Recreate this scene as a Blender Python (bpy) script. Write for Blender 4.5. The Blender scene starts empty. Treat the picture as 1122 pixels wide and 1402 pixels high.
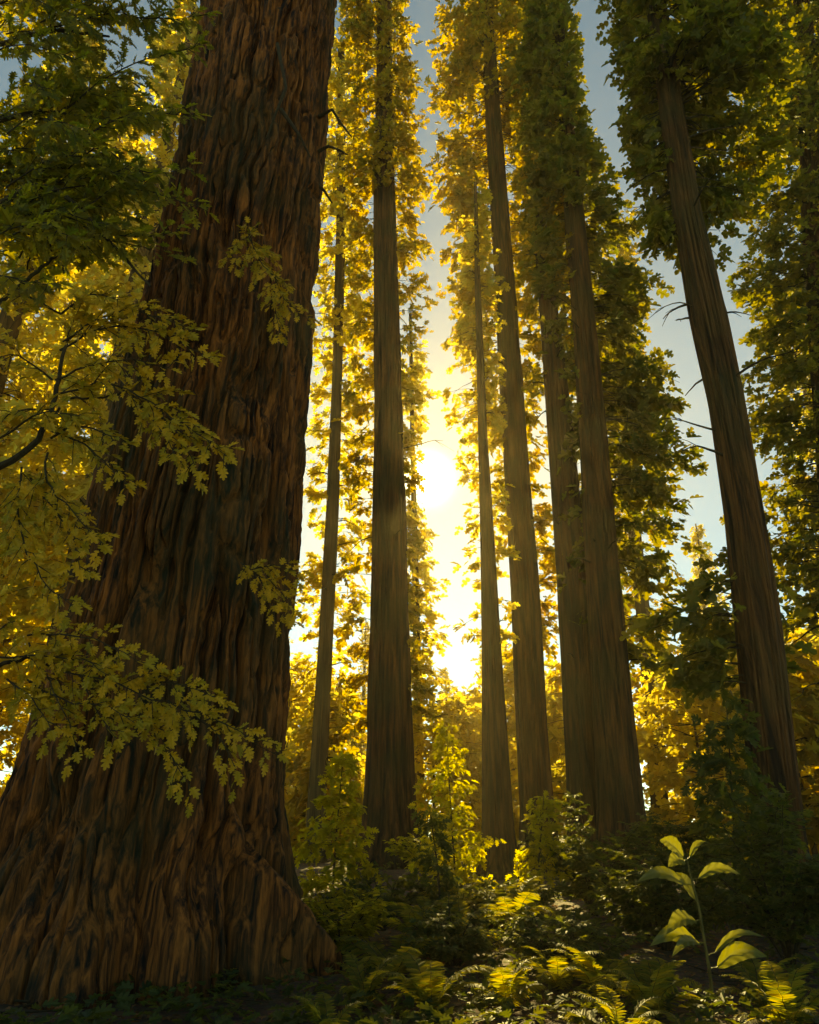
import bpy, math, random
import numpy as np
from mathutils import Vector

random.seed(7)
RNG = np.random.default_rng(7)
SC = bpy.context.scene
COL = SC.collection
R = math.radians

# ------------------------------------------------------------------ camera
W, H, F = 1122.0, 1402.0, 995.0
PITCH = R(24.3)
CAMZ = 1.5
cam = bpy.data.cameras.new("camera")
cam.sensor_fit = 'VERTICAL'
cam.sensor_height = 36.0
cam.lens = F / H * 36.0
cam.clip_start = 0.05
cam.clip_end = 2000
camo = bpy.data.objects.new("camera", cam)
camo.location = (0, 0, CAMZ)
camo.rotation_euler = (math.pi / 2 + PITCH, 0, 0)
COL.objects.link(camo)
SC.camera = camo
CP, SP = math.cos(PITCH), math.sin(PITCH)


def P(x, y, d):
    """world point on the plane Y=d seen at photo pixel x, y"""
    u, v = (x - W / 2) / F, (H / 2 - y) / F
    t = d / (CP - v * SP)
    return np.array([u * t, d, CAMZ + (SP + v * CP) * t])


def S(y, d):
    """metres per photo pixel on that plane at row y"""
    v = (H / 2 - y) / F
    return d / (CP - v * SP) / F


# ------------------------------------------------------------------ sky and sun
SUN_AZ = math.atan2((585 - W / 2) / F, CP - (H / 2 - 655) / F * SP)
SUN_EL = PITCH + math.atan((H / 2 - 655) / F)
SUN_DIR = Vector((math.sin(SUN_AZ) * math.cos(SUN_EL), math.cos(SUN_AZ) * math.cos(SUN_EL), math.sin(SUN_EL)))
world = bpy.data.worlds.new("World")
SC.world = world
world.use_nodes = True
nt = world.node_tree
nt.nodes.clear()
wo = nt.nodes.new("ShaderNodeOutputWorld")
bg = nt.nodes.new("ShaderNodeBackground")
sky = nt.nodes.new("ShaderNodeTexSky")
sky.sky_type = 'NISHITA'
sky.sun_disc = False
sky.sun_elevation = SUN_EL
sky.sun_rotation = SUN_AZ
sky.air_density = 0.65
sky.dust_density = 0.0
sky.ozone_density = 0.0
bg.inputs["Strength"].default_value = 0.088
nt.links.new(sky.outputs[0], bg.inputs["Color"])
# the sun's own bright disc and aureole
tc = nt.nodes.new("ShaderNodeTexCoord")
dot = nt.nodes.new("ShaderNodeVectorMath"); dot.operation = 'DOT_PRODUCT'
dot.inputs[1].default_value = SUN_DIR
nt.links.new(tc.outputs["Generated"], dot.inputs[0])
m1 = nt.nodes.new("ShaderNodeMath"); m1.operation = 'SUBTRACT'; m1.inputs[1].default_value = 1.0
nt.links.new(dot.outputs["Value"], m1.inputs[0])
m2 = nt.nodes.new("ShaderNodeMath"); m2.operation = 'MULTIPLY'; m2.inputs[1].default_value = 2.0 / 0.023 ** 2
nt.links.new(m1.outputs[0], m2.inputs[0])
m3 = nt.nodes.new("ShaderNodeMath"); m3.operation = 'EXPONENT'
nt.links.new(m2.outputs[0], m3.inputs[0])
m4 = nt.nodes.new("ShaderNodeMath"); m4.operation = 'MULTIPLY'; m4.inputs[1].default_value = 7.0
nt.links.new(m3.outputs[0], m4.inputs[0])
bg2 = nt.nodes.new("ShaderNodeBackground")
bg2.inputs["Color"].default_value = (1.0, 0.80, 0.45, 1)
nt.links.new(m4.outputs[0], bg2.inputs["Strength"])
add = nt.nodes.new("ShaderNodeAddShader")
nt.links.new(bg.outputs[0], add.inputs[0])
nt.links.new(bg2.outputs[0], add.inputs[1])
nt.links.new(add.outputs[0], wo.inputs["Surface"])

sl = bpy.data.lights.new("sun", 'SUN')
sl.energy = 5.0
sl.angle = R(0.5)
sl.color = (1.0, 0.75, 0.38)
so = bpy.data.objects.new("sun", sl)
so.rotation_euler = SUN_DIR.to_track_quat('Z', 'Y').to_euler()
so.location = (0, 60, 80)
COL.objects.link(so)

SC.view_settings.view_transform = 'Standard'
SC.view_settings.look = 'None'
SC.view_settings.exposure = 1.12
SC.view_settings.use_white_balance = True
SC.view_settings.white_balance_temperature = 9400
SC.view_settings.white_balance_tint = -17
SC.view_settings.gamma = 1.0
SC.render.engine = 'CYCLES'
SC.cycles.max_bounces = 7
SC.cycles.diffuse_bounces = 3
SC.cycles.transmission_bounces = 5
SC.cycles.volume_bounces = 1
SC.cycles.use_denoising = True
SC.cycles.use_adaptive_sampling = True
SC.cycles.adaptive_threshold = 0.02


# ------------------------------------------------------------------ helpers: objects
def tag(o, label=None, cat=None, group=None, kind=None):
    if label: o["label"] = label
    if cat: o["category"] = cat
    if group: o["group"] = group
    if kind: o["kind"] = kind
    return o


def empty(name, loc=(0, 0, 0)):
    o = bpy.data.objects.new(name, None)
    o.location = loc
    o.empty_display_size = 0.3
    COL.objects.link(o)
    return o


def copy_tree(root, label=None):
    r = root.copy()
    COL.objects.link(r)
    for ch in root.children:
        c = ch.copy(); COL.objects.link(c); c.parent = r
        for g in ch.children:
            q = g.copy(); COL.objects.link(q); q.parent = c
    if label: r["label"] = label
    return r


class Geo:
    def __init__(self):
        self.v, self.l, self.s, self.m, self.n = [], [], [], [], 0

    def add(self, verts, loops, sizes, mat=0):
        verts = np.asarray(verts, float).reshape(-1, 3)
        self.v.append(verts)
        self.l.append(np.asarray(loops, np.int64).ravel() + self.n)
        sizes = np.asarray(sizes, np.int64).ravel()
        self.s.append(sizes)
        self.m.append(np.full(len(sizes), mat, np.int64))
        self.n += len(verts)

    def grid(self, pts, closed_u=False, mat=0):
        """pts (nv, nu, 3) grid of quads"""
        nv, nu = pts.shape[:2]
        idx = np.arange(nv * nu).reshape(nv, nu)
        if closed_u:
            a = idx; b = np.roll(idx, -1, axis=1)
        else:
            a = idx[:, :-1]; b = idx[:, 1:]
        q = np.stack([a[:-1], b[:-1], b[1:], a[1:]], -1).reshape(-1, 4)
        self.add(pts.reshape(-1, 3), q, np.full(len(q), 4), mat)

    def tube(self, pts, radii, n=6, mat=0):
        pts = np.asarray(pts, float)
        radii = np.broadcast_to(np.asarray(radii, float), (len(pts),))
        t = np.gradient(pts, axis=0)
        t /= np.linalg.norm(t, axis=1)[:, None] + 1e-9
        ref = np.array([0.31, 0.17, 0.93]) if abs(t[0, 2]) < 0.9 else np.array([1.0, 0.1, 0.0])
        s = np.cross(t, ref); s /= np.linalg.norm(s, axis=1)[:, None] + 1e-9
        b = np.cross(t, s)
        a = np.linspace(0, 2 * math.pi, n, endpoint=False)
        ring = pts[:, None] + radii[:, None, None] * (np.cos(a)[None, :, None] * s[:, None] + np.sin(a)[None, :, None] * b[:, None])
        self.grid(ring, True, mat)

    def leaves(self, pos, fwd, nrm, size, tmpl, mat=0, width=1.0):
        """N copies of a leaf template (unit length along +Y, face +Z)"""
        tv, tl, ts = tmpl
        pos = np.asarray(pos, float); n = len(pos)
        if n == 0: return
        f = fwd / (np.linalg.norm(fwd, axis=1)[:, None] + 1e-9)
        x = np.cross(f, nrm); x /= np.linalg.norm(x, axis=1)[:, None] + 1e-9
        z = np.cross(x, f)
        size = np.broadcast_to(np.asarray(size, float), (n,))
        vv = pos[:, None] + size[:, None, None] * (width * tv[None, :, :1] * x[:, None] + tv[None, :, 1:2] * f[:, None] + tv[None, :, 2:] * z[:, None])
        loops = tl[None] + (np.arange(n) * len(tv))[:, None]
        self.add(vv.reshape(-1, 3), loops, np.tile(ts, n), mat)

    def build(self, name, mats, parent=None, smooth=False):
        v = np.concatenate(self.v).astype(np.float32)
        l = np.concatenate(self.l).astype(np.int32)
        s = np.concatenate(self.s).astype(np.int32)
        me = bpy.data.meshes.new(name)
        me.vertices.add(len(v)); me.vertices.foreach_set("co", v.ravel())
        me.loops.add(len(l)); me.loops.foreach_set("vertex_index", l)
        me.polygons.add(len(s))
        me.polygons.foreach_set("loop_start", np.concatenate([[0], np.cumsum(s)[:-1]]).astype(np.int32))
        me.polygons.foreach_set("material_index", np.concatenate(self.m).astype(np.int32))
        me.polygons.foreach_set("use_smooth", np.full(len(s), smooth, bool))
        for m in (mats if isinstance(mats, (list, tuple)) else [mats]):
            me.materials.append(m)
        me.update(calc_edges=True)
        o = bpy.data.objects.new(name, me)
        COL.objects.link(o)
        if parent: o.parent = parent
        return o


def half_leaf(right, fold=0.25, curl=-0.22):
    """leaf from its right outline; both halves share the midrib ends, so one leaf is one island"""
    k = len(right) - 2
    base, tip = right[0], right[-1]
    mid = right[1:-1]
    vs = [(base[0], base[1]), (tip[0], tip[1])] + list(mid) + [(-a, b) for a, b in mid]
    v = np.array([(a, b, fold * abs(a) + curl * b * b) for a, b in vs])
    rgt = [0] + list(range(2, 2 + k)) + [1]
    lft = [0, 1] + list(range(2 + 2 * k - 1, 2 + k - 1, -1))
    return v, np.array(rgt + lft), np.array([len(rgt), len(lft)])


OAK = half_leaf([(0, 0), (.05, .08), (.20, .13), (.28, .24), (.09, .30), (.29, .39), (.38, .53), (.35, .58), (.12, .54), (.22, .68), (.28, .80), (.24, .84), (.09, .79), (.10, .93), (0, 1)])
LOBED = half_leaf([(0, 0), (.20, .06), (.31, .20), (.28, .30), (.10, .36), (.34, .48), (.38, .62), (.29, .70), (.09, .68), (.19, .82), (.16, .94), (0, 1)], .3, -.25)
SMALL = half_leaf([(0, 0), (.26, .12), (.30, .28), (.10, .38), (.34, .56), (.28, .70), (.10, .72), (0, 1)], .3, -.25)
PINNA = half_leaf([(0, 0), (.095, .03), (.10, .3), (.075, .5), (.085, .52), (.05, .8), (0, 1)], .1, -.12)


# ------------------------------------------------------------------ helpers: noise
def _hash(ix, iy, seed):
    h = (ix * 374761393 + iy * 668265263 + seed * 974634533) & 0xffffffff
    h = ((h ^ (h >> 13)) * 1274126177) & 0xffffffff
    return ((h ^ (h >> 16)) & 0xffff) / 65535.0


def vnoise(x, y, seed=0, px=None):
    xi, yi = np.floor(x).astype(np.int64), np.floor(y).astype(np.int64)
    fx, fy = x - xi, y - yi
    fx = fx * fx * (3 - 2 * fx); fy = fy * fy * (3 - 2 * fy)
    x0, x1 = (xi % px, (xi + 1) % px) if px else (xi, xi + 1)
    a, b = _hash(x0, yi, seed), _hash(x1, yi, seed)
    c, d = _hash(x0, yi + 1, seed), _hash(x1, yi + 1, seed)
    return (a + (b - a) * fx) * (1 - fy) + (c + (d - c) * fx) * fy


def gz(x, y):
    """height of the ground"""
    x = np.asarray(x, float); y = np.asarray(y, float)
    t = np.clip((y - 18) / 20, 0, 1); t = t * t * (3 - 2 * t)
    q = np.clip((y - 10) / 7, 0, 1); q = q * q * (3 - 2 * q)
    base = -.32 * (1 - q) + 0.5 * t + 0.012 * np.clip(y - 38, 0, None)
    return base + 0.35 * (vnoise(x * .13 + 50, y * .13 + 50, 3) - .5) + 0.12 * (vnoise(x * .6 + 50, y * .6 + 50, 4) - .5)


# ------------------------------------------------------------------ materials
def nodes(name):
    m = bpy.data.materials.new(name)
    m.use_nodes = True
    n = m.node_tree; n.nodes.clear()
    return m, n, n.nodes.new("ShaderNodeOutputMaterial")


def ramp(n, stops):
    r = n.nodes.new("ShaderNodeValToRGB")
    e = r.color_ramp.elements
    while len(e) < len(stops): e.new(0.5)
    for i, (p, c) in enumerate(stops):
        e[i].position = p
        e[i].color = (*c, 1)
    return r


def leaf_mat(name, refl, trans, tfac=0.5, rough=0.55, spread=0.35, gloss=0.25):
    """thin leaf: reflects a dark green, lets a yellower light through"""
    m, n, out = nodes(name)
    geo = n.nodes.new("ShaderNodeNewGeometry")
    tcn = n.nodes.new("ShaderNodeTexCoord")
    noi = n.nodes.new("ShaderNodeTexNoise"); noi.inputs["Scale"].default_value = 0.5
    n.links.new(tcn.outputs["Object"], noi.inputs["Vector"])
    mix = n.nodes.new("ShaderNodeMath"); mix.operation = 'MULTIPLY_ADD'
    mix.inputs[1].default_value = 0.6
    n.links.new(geo.outputs["Random Per Island"], mix.inputs[0])
    sc2 = n.nodes.new("ShaderNodeMath"); sc2.operation = 'MULTIPLY'; sc2.inputs[1].default_value = 0.4
    n.links.new(noi.outputs["Fac"], sc2.inputs[0])
    n.links.new(sc2.outputs[0], mix.inputs[2])

    def varied(c):
        lo = (c[0] * (1 - spread * 1.35), c[1] * (1 - spread * .8), c[2] * .8)
        hi = (min(.92, c[0] * (1 + spread * 1.2)), min(.9, c[1] * (1 + spread * .75)), c[2] * (1 + spread * .6))
        r = ramp(n, [(0.1, lo), (0.5, c), (0.9, hi)])
        n.links.new(mix.outputs[0], r.inputs[0])
        return r.outputs[0]
    pb = n.nodes.new("ShaderNodeBsdfPrincipled")
    pb.inputs["Roughness"].default_value = rough
    pb.inputs["Specular IOR Level"].default_value = gloss
    n.links.new(varied(refl), pb.inputs["Base Color"])
    tr = n.nodes.new("ShaderNodeBsdfTranslucent")
    n.links.new(varied(trans), tr.inputs["Color"])
    ms = n.nodes.new("ShaderNodeMixShader"); ms.inputs[0].default_value = tfac
    n.links.new(pb.outputs[0], ms.inputs[1])
    n.links.new(tr.outputs[0], ms.inputs[2])
    n.links.new(ms.outputs[0], out.inputs[0])
    return m


def bark_mat(name, cols, streak=(5, 5, .35), bump=0.6, fine=18, dist=0.03):
    m, n, out = nodes(name)
    tcn = n.nodes.new("ShaderNodeTexCoord")
    mp = n.nodes.new("ShaderNodeMapping"); mp.inputs["Scale"].default_value = streak
    n.links.new(tcn.outputs["Object"], mp.inputs[0])
    a = n.nodes.new("ShaderNodeTexNoise"); a.inputs["Scale"].default_value = 1.0
    a.inputs["Detail"].default_value = 5; a.inputs["Roughness"].default_value = .65; a.inputs["Distortion"].default_value = .6
    n.links.new(mp.outputs[0], a.inputs["Vector"])
    b = n.nodes.new("ShaderNodeTexNoise"); b.inputs["Scale"].default_value = 0.45; b.inputs["Detail"].default_value = 3
    n.links.new(tcn.outputs["Object"], b.inputs["Vector"])
    r = ramp(n, [(.36, cols[0]), (.47, cols[1]), (.64, cols[2])])
    n.links.new(a.outputs["Fac"], r.inputs[0])
    r2 = ramp(n, [(.42, (0, 0, 0)), (.62, (1, 1, 1))])
    n.links.new(b.outputs["Fac"], r2.inputs[0])
    mx = n.nodes.new("ShaderNodeMix"); mx.data_type = 'RGBA'
    n.links.new(r2.outputs[0], mx.inputs["Factor"])
    n.links.new(r.outputs[0], mx.inputs["A"])
    moss = n.nodes.new("ShaderNodeMix"); moss.data_type = 'RGBA'; moss.inputs["Factor"].default_value = .55
    n.links.new(r.outputs[0], moss.inputs["A"]); moss.inputs["B"].default_value = (*cols[3], 1)
    n.links.new(moss.outputs["Result"], mx.inputs["B"])
    mp2 = n.nodes.new("ShaderNodeMapping"); mp2.inputs["Scale"].default_value = (fine, fine, fine * .12)
    n.links.new(tcn.outputs["Object"], mp2.inputs[0])
    c = n.nodes.new("ShaderNodeTexNoise"); c.inputs["Scale"].default_value = 1; c.inputs["Detail"].default_value = 4
    n.links.new(mp2.outputs[0], c.inputs["Vector"])
    sm = n.nodes.new("ShaderNodeMath"); sm.operation = 'MULTIPLY_ADD'; sm.inputs[1].default_value = .5
    n.links.new(c.outputs["Fac"], sm.inputs[0]); n.links.new(a.outputs["Fac"], sm.inputs[2])
    bp = n.nodes.new("ShaderNodeBump"); bp.inputs["Strength"].default_value = bump; bp.inputs["Distance"].default_value = dist
    n.links.new(sm.outputs[0], bp.inputs["Height"])
    pb = n.nodes.new("ShaderNodeBsdfPrincipled"); pb.inputs["Roughness"].default_value = .85
    pb.inputs["Specular IOR Level"].default_value = .15
    n.links.new(mx.outputs["Result"], pb.inputs["Base Color"])
    n.links.new(bp.outputs[0], pb.inputs["Normal"])
    n.links.new(pb.outputs[0], out.inputs[0])
    return m


M_GIANT = bark_mat("redwood_bark_old", [(.006, .006, .006), (.075, .029, .009), (.27, .098, .022), (.024, .030, .012)], (10, 10, .8), 1.0, 36, .05)
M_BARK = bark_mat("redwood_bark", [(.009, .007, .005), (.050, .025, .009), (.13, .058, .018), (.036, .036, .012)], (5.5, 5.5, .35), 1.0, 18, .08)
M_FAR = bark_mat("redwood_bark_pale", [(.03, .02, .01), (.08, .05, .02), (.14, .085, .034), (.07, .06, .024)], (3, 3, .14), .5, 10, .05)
M_TWIG = bark_mat("twig_bark", [(.018, .014, .008), (.035, .026, .014), (.055, .04, .02), (.03, .03, .012)], (20, 20, 6), .4, 60, .004)
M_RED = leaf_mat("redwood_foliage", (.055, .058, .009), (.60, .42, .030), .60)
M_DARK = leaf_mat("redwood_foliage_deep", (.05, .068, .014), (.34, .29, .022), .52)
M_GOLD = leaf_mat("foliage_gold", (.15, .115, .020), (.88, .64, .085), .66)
M_OAK = leaf_mat("oak_foliage", (.050, .060, .009), (.46, .38, .022), .55)
M_OAKLIT = leaf_mat("oak_foliage_lit", (.38, .235, .013), (.66, .44, .03), .28)  # gold sunlight painted into the leaf colour of sprays that stand in shade
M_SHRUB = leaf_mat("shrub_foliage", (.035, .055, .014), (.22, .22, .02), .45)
M_LITSHRUB = leaf_mat("shrub_foliage_lit", (.08, .085, .010), (.75, .62, .035), .65)  # lit copy of the shrub leaf, sun glow put into its colour
M_FERN = leaf_mat("fern_green", (.08, .085, .012), (.52, .44, .04), .58)
M_BROAD = leaf_mat("broad_leaf_green", (.08, .10, .016), (.30, .28, .022), .45, .35, .15, .5)


# ------------------------------------------------------------------ ground and haze
def build_ground():
    xs = np.concatenate([np.linspace(-150, -32, 40)[:-1], np.linspace(-32, 32, 220), np.linspace(32, 150, 40)[1:]])
    ys = np.concatenate([np.linspace(-40, 3, 30)[:-1], np.linspace(3, 48, 190), np.linspace(48, 170, 50)[1:]])
    X, Y = np.meshgrid(xs, ys)
    Z = gz(X, Y) + .05 * (vnoise(X * 2.3 + 90, Y * 2.3 + 90, 8) - .5)
    g = Geo(); g.grid(np.stack([X, Y, Z], -1))
    m, n, out = nodes("forest_floor")
    tcn = n.nodes.new("ShaderNodeTexCoord")
    a = n.nodes.new("ShaderNodeTexNoise"); a.inputs["Scale"].default_value = 6; a.inputs["Detail"].default_value = 8
    v = n.nodes.new("ShaderNodeTexVoronoi"); v.inputs["Scale"].default_value = 14
    n.links.new(tcn.outputs["Object"], a.inputs["Vector"]); n.links.new(tcn.outputs["Object"], v.inputs["Vector"])
    r = ramp(n, [(.3, (.025, .016, .008)), (.5, (.085, .045, .018)), (.7, (.16, .085, .032))])
    n.links.new(a.outputs["Fac"], r.inputs[0])
    hue = n.nodes.new("ShaderNodeMix"); hue.data_type = 'RGBA'; hue.blend_type = 'MULTIPLY'; hue.inputs["Factor"].default_value = .6
    n.links.new(r.outputs[0], hue.inputs["A"]); n.links.new(v.outputs["Color"], hue.inputs["B"])
    bp = n.nodes.new("ShaderNodeBump"); bp.inputs["Strength"].default_value = .8; bp.inputs["Distance"].default_value = .05
    n.links.new(a.outputs["Fac"], bp.inputs["Height"])
    pb = n.nodes.new("ShaderNodeBsdfPrincipled"); pb.inputs["Roughness"].default_value = .9
    n.links.new(hue.outputs["Result"], pb.inputs["Base Color"]); n.links.new(bp.outputs[0], pb.inputs["Normal"])
    n.links.new(pb.outputs[0], out.inputs[0])
    o = g.build("ground", m, smooth=True)
    tag(o, "brown forest floor under the ferns and redwoods", "ground", kind="structure")


build_ground()


def build_haze():
    x0, x1, y0, y1, z0, z1 = -152, 152, -42, 172, -2.5, 112
    g = Geo()
    v = [(x, y, z) for z in (z0, z1) for y in (y0, y1) for x in (x0, x1)]
    g.add(v, [0, 2, 3, 1, 4, 5, 7, 6, 0, 1, 5, 4, 2, 6, 7, 3, 0, 4, 6, 2, 1, 3, 7, 5], [4] * 6)
    m, n, out = nodes("golden_haze")
    pv = n.nodes.new("ShaderNodeVolumePrincipled")
    pv.inputs["Color"].default_value = (1.0, .84, .54, 1)
    pv.inputs["Density"].default_value = 0.00036
    pv.inputs["Anisotropy"].default_value = 0.70
    n.links.new(pv.outputs[0], out.inputs["Volume"])
    o = g.build("haze", m)
    tag(o, "golden morning haze hanging between the redwoods", "haze", kind="stuff")


build_haze()


# ------------------------------------------------------------------ trunks
def trunk_axis(spec, d):
    """spec rows (y_px, left_px, right_px) -> functions of z for centre x and radius"""
    rows = []
    for y, a, b in spec:
        p = P((a + b) / 2, y, d)
        rows.append((p[2], p[0], (b - a) / 2 * S(y, d)))
    rows.sort()
    z, x, r = (np.array(c) for c in zip(*rows))
    return z, x, r


def trunk_mesh(ax, d, name, mat, parent, nu=240, nz=200, flute=.06, nfl=11, seed=1, flare=.5, base=None):
    z, x, r = ax
    zb = (base if base is not None else float(gz(np.interp(z[0], z, x), d))) - .4
    zz = np.linspace(0, 1, nz) ** 1.5 * (z[-1] - zb) + zb
    cx = np.interp(zz, z, x); rr = np.interp(zz, z, r)
    k = np.array([.25, .5, .25])
    for _ in range(3):
        cx[1:-1] = np.convolve(cx, k, 'valid'); rr[1:-1] = np.convolve(rr, k, 'valid')
    th = np.linspace(0, 2 * math.pi, nu, endpoint=False)
    T, Z = np.meshgrid(th, zz)
    u = T / (2 * math.pi)
    warp = .5 * (vnoise(u * 6, Z * .12, seed + 5, 6) - .5)
    a = np.abs(2 * vnoise((u + warp * .02) * nfl * 3, Z * .10, seed, nfl * 3) - 1)
    b = np.abs(2 * vnoise((u + warp * .02) * nfl * 6, Z * .22, seed + 1, nfl * 6) - 1)
    big = vnoise(u * 5 + .0 * Z, Z * .05, seed + 9, 5) - .5
    rad = rr[:, None] * (1 + flute * (.5 - 1.3 * np.exp(-(a / .25) ** 2) - .6 * np.exp(-(b / .25) ** 2)) + .17 * big + .05 * (vnoise(u * 9, Z * .5, seed + 21, 9) - .5))
    hz = np.clip((Z - zb - .4), 0, None)
    rad *= 1 + flare * np.exp(-hz / (rr[0] * .9)) * (.4 + 1.5 * vnoise(u * 6, Z * 0, seed + 3, 6))
    pts = np.stack([cx[:, None] + rad * np.cos(T), d + rad * np.sin(T), Z], -1)
    g = Geo(); g.grid(pts, True)
    return g.build(name, mat, parent, smooth=True)


def axf(ax):
    z, x, r = ax
    return lambda q: (float(np.interp(q, z, x)), float(np.interp(q, z, r)))


# ------------------------------------------------------------------ conifer crown
UP = np.array([0, 0, 1.0])


def crown_boughs(g, fx, d, zs, L, Rr, leaf, step, per, tmpl=LOBED, bare=None, dens=1.0, back=.8, front=.7, droop=.35, twig=.03, gap=.0, rng=None, lmat=0, tmat=1, rise=.25):
    """boughs round an axis; L, Rr reach to the left and right at the heights zs (metres)"""
    rng = rng or np.random.default_rng(int(abs(d) * 100) + len(zs))
    z = zs[0]
    pos, fwd, nrm, siz = [], [], [], []
    while z < zs[-1]:
        z += step * rng.uniform(.6, 1.4)
        l, r_ = float(np.interp(z, zs, L)), float(np.interp(z, zs, Rr))
        for k in range(per):
            ph = rng.uniform(0, 2 * math.pi)
            c, s = math.cos(ph), math.sin(ph)
            if bare is not None and z < bare and s < -.35:
                continue
            if rng.random() < gap: continue
            side = r_ if c > 0 else l
            avg = min((l + r_) / 2, max(l, r_))
            ln = math.sqrt((c * side) ** 2 + (s * avg * (back if s > 0 else front)) ** 2) * rng.uniform(.42, 1.12)
            if ln < leaf * .6: continue
            x0, r0 = fx(z)
            dirv = np.array([c, s, 0]); lat = np.array([-s, c, 0])
            t = np.linspace(0, 1, 6)
            dr = droop * rng.uniform(.5, 1.5); ri = rise * rng.uniform(.3, 1.4)
            wob = rng.normal(0, .03, 6).cumsum()
            pts = np.array([x0, d, z]) + dirv * (r0 * .8 + t * ln)[:, None] + UP * (ln * (ri * t - dr * t * t))[:, None] + lat * (ln * wob)[:, None]
            g.tube(pts, np.linspace(1, .2, 6) * twig * (.5 + .25 * ln / max(leaf, .01) * .3), 4, tmat)
            # side twigs, each carrying a clump of leaves that thins towards its end
            nc = max(2, int(dens * ln / leaf * .85))
            for _c in range(nc):
                tc_ = rng.uniform(.22, 1.0)
                sg = 1 if _c % 2 else -1
                tl = sg * ln * (1.05 - .8 * tc_) * rng.uniform(.1, .55)
                tl = float(np.clip(tl, -leaf * 5, leaf * 5))
                c0 = np.array([np.interp(tc_, t, pts[:, i]) for i in range(3)])
                tv = lat * tl + dirv * abs(tl) * .7 + UP * (-abs(tl) * rng.uniform(.05, .5)) + dirv * leaf * .5
                if abs(tl) > leaf: g.tube(np.array([c0, c0 + tv * .5 + UP * leaf * .1, c0 + tv]), [twig * .3, twig * .22, twig * .12], 3, tmat)
                n = int(rng.integers(5, 9) * (.6 + .5 * min(1.5, abs(tl) / leaf / 2)))
                a = rng.uniform(.15, 1.1, n)
                p = c0 + tv * a[:, None] + rng.normal(0, .42 * leaf, (n, 3)) * np.array([1, 1, .6])
                f = tv / (np.linalg.norm(tv) + 1e-9) * rng.uniform(.4, 1.2, n)[:, None] + rng.normal(0, .55, (n, 3)) + UP * -.25
                nn = UP * 1.0 + rng.normal(0, .55, (n, 3))
                pos.append(p); fwd.append(f); nrm.append(nn); siz.append(leaf * rng.uniform(.65, 1.5, n))
            continue
            pos.append(p); fwd.append(f); nrm.append(nn); siz.append(leaf * rng.uniform(.7, 1.6, n))
    if pos:
        g.leaves(np.concatenate(pos), np.concatenate(fwd), np.concatenate(nrm), np.concatenate(siz), tmpl, lmat)


def redwood(name, d, tspec, cspec, label, leaf_px=15, mat=M_RED, bark=M_BARK, seed=1, bare_y=None, step_px=12, per=5, dens=1.0, ref=600, group=None, cat="tree", flute=.06, tmpl=LOBED, gap=0, nu=240, flare=.5, twig=.03, extra=None, front=.7, back=.8, droop=.35):
    ax = trunk_axis(tspec, d)
    x_b = float(np.interp(ax[0][0], ax[0], ax[1]))
    root = empty(name)
    tag(root, label, cat, group)
    trunk_mesh(ax, d, "trunk", bark, root, nu=nu, flute=flute, seed=seed, flare=flare)
    fx = axf(ax)
    g = Geo()
    for cs in (cspec if isinstance(cspec[0], list) else [cspec]):
        rows = []
        for y, a, b in cs:
            p = P(0, y, d); z = p[2]; s = S(y, d); cx, r0 = fx(z)
            xa, xb = P(a, y, d)[0], P(b, y, d)[0]
            rows.append((z, max(.02, cx - xa - r0 * .8 - leaf_px * .55 * s), max(.02, xb - cx - r0 * .8 - leaf_px * .55 * s)))
        rows.sort()
        zs, L, Rr = (np.array(c) for c in zip(*rows))
        lf = leaf_px * S(ref, d) * .80
        bz = P(0, bare_y, d)[2] if bare_y is not None else None
        crown_boughs(g, fx, d, zs, L, Rr, lf, step_px * S(ref, d), per, tmpl, bz, dens, rng=np.random.default_rng(seed), gap=gap, twig=twig, front=front, back=back, droop=droop)
    # bare dead twigs and stubs left on the clear bole
    rg = np.random.default_rng(seed + 500)
    ztop = P(0, bare_y if bare_y is not None else ref, d)[2]
    z0 = ax[0][0] + .22 * (ztop - ax[0][0])
    for _ in range(22):
        z = z0 + (ztop * 1.15 - z0) * rg.random() ** .7
        cx, r0 = fx(z); a = rg.uniform(0, 2 * math.pi); L = rg.uniform(.35, 2.2) * (.4 + r0)
        dv = np.array([math.cos(a), math.sin(a), 0]); k = 7
        t = np.linspace(0, 1, k)
        pt = np.array([cx, d, z]) + dv * (r0 * .9 + t * L)[:, None] + UP * (L * (.25 * t - .5 * t * t * rg.uniform(.2, 1.4)))[:, None] + rg.normal(0, .03 * L, (k, 3)).cumsum(0) * t[:, None]
        g.tube(pt, np.linspace(1, .25, k) * .035 * rg.uniform(.6, 1.4), 5, 1)
        for _q in range(rg.integers(0, 4)):
            i0 = rg.integers(2, k - 1); v = dv * rg.uniform(.2, 1) + rg.normal(0, .6, 3)
            g.tube(np.array([pt[i0], pt[i0] + v * L * .15 + UP * .03, pt[i0] + v * L * .32]), [.015, .011, .006], 4, 1)
    g.build("crown", [mat, M_TWIG], root)
    # seat the root Empty at the tree's base, the parts staying put
    b = Vector((x_b, d, float(gz(x_b, d))))
    root.location = b
    for ch in root.children: ch.location = -b
    return root


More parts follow.
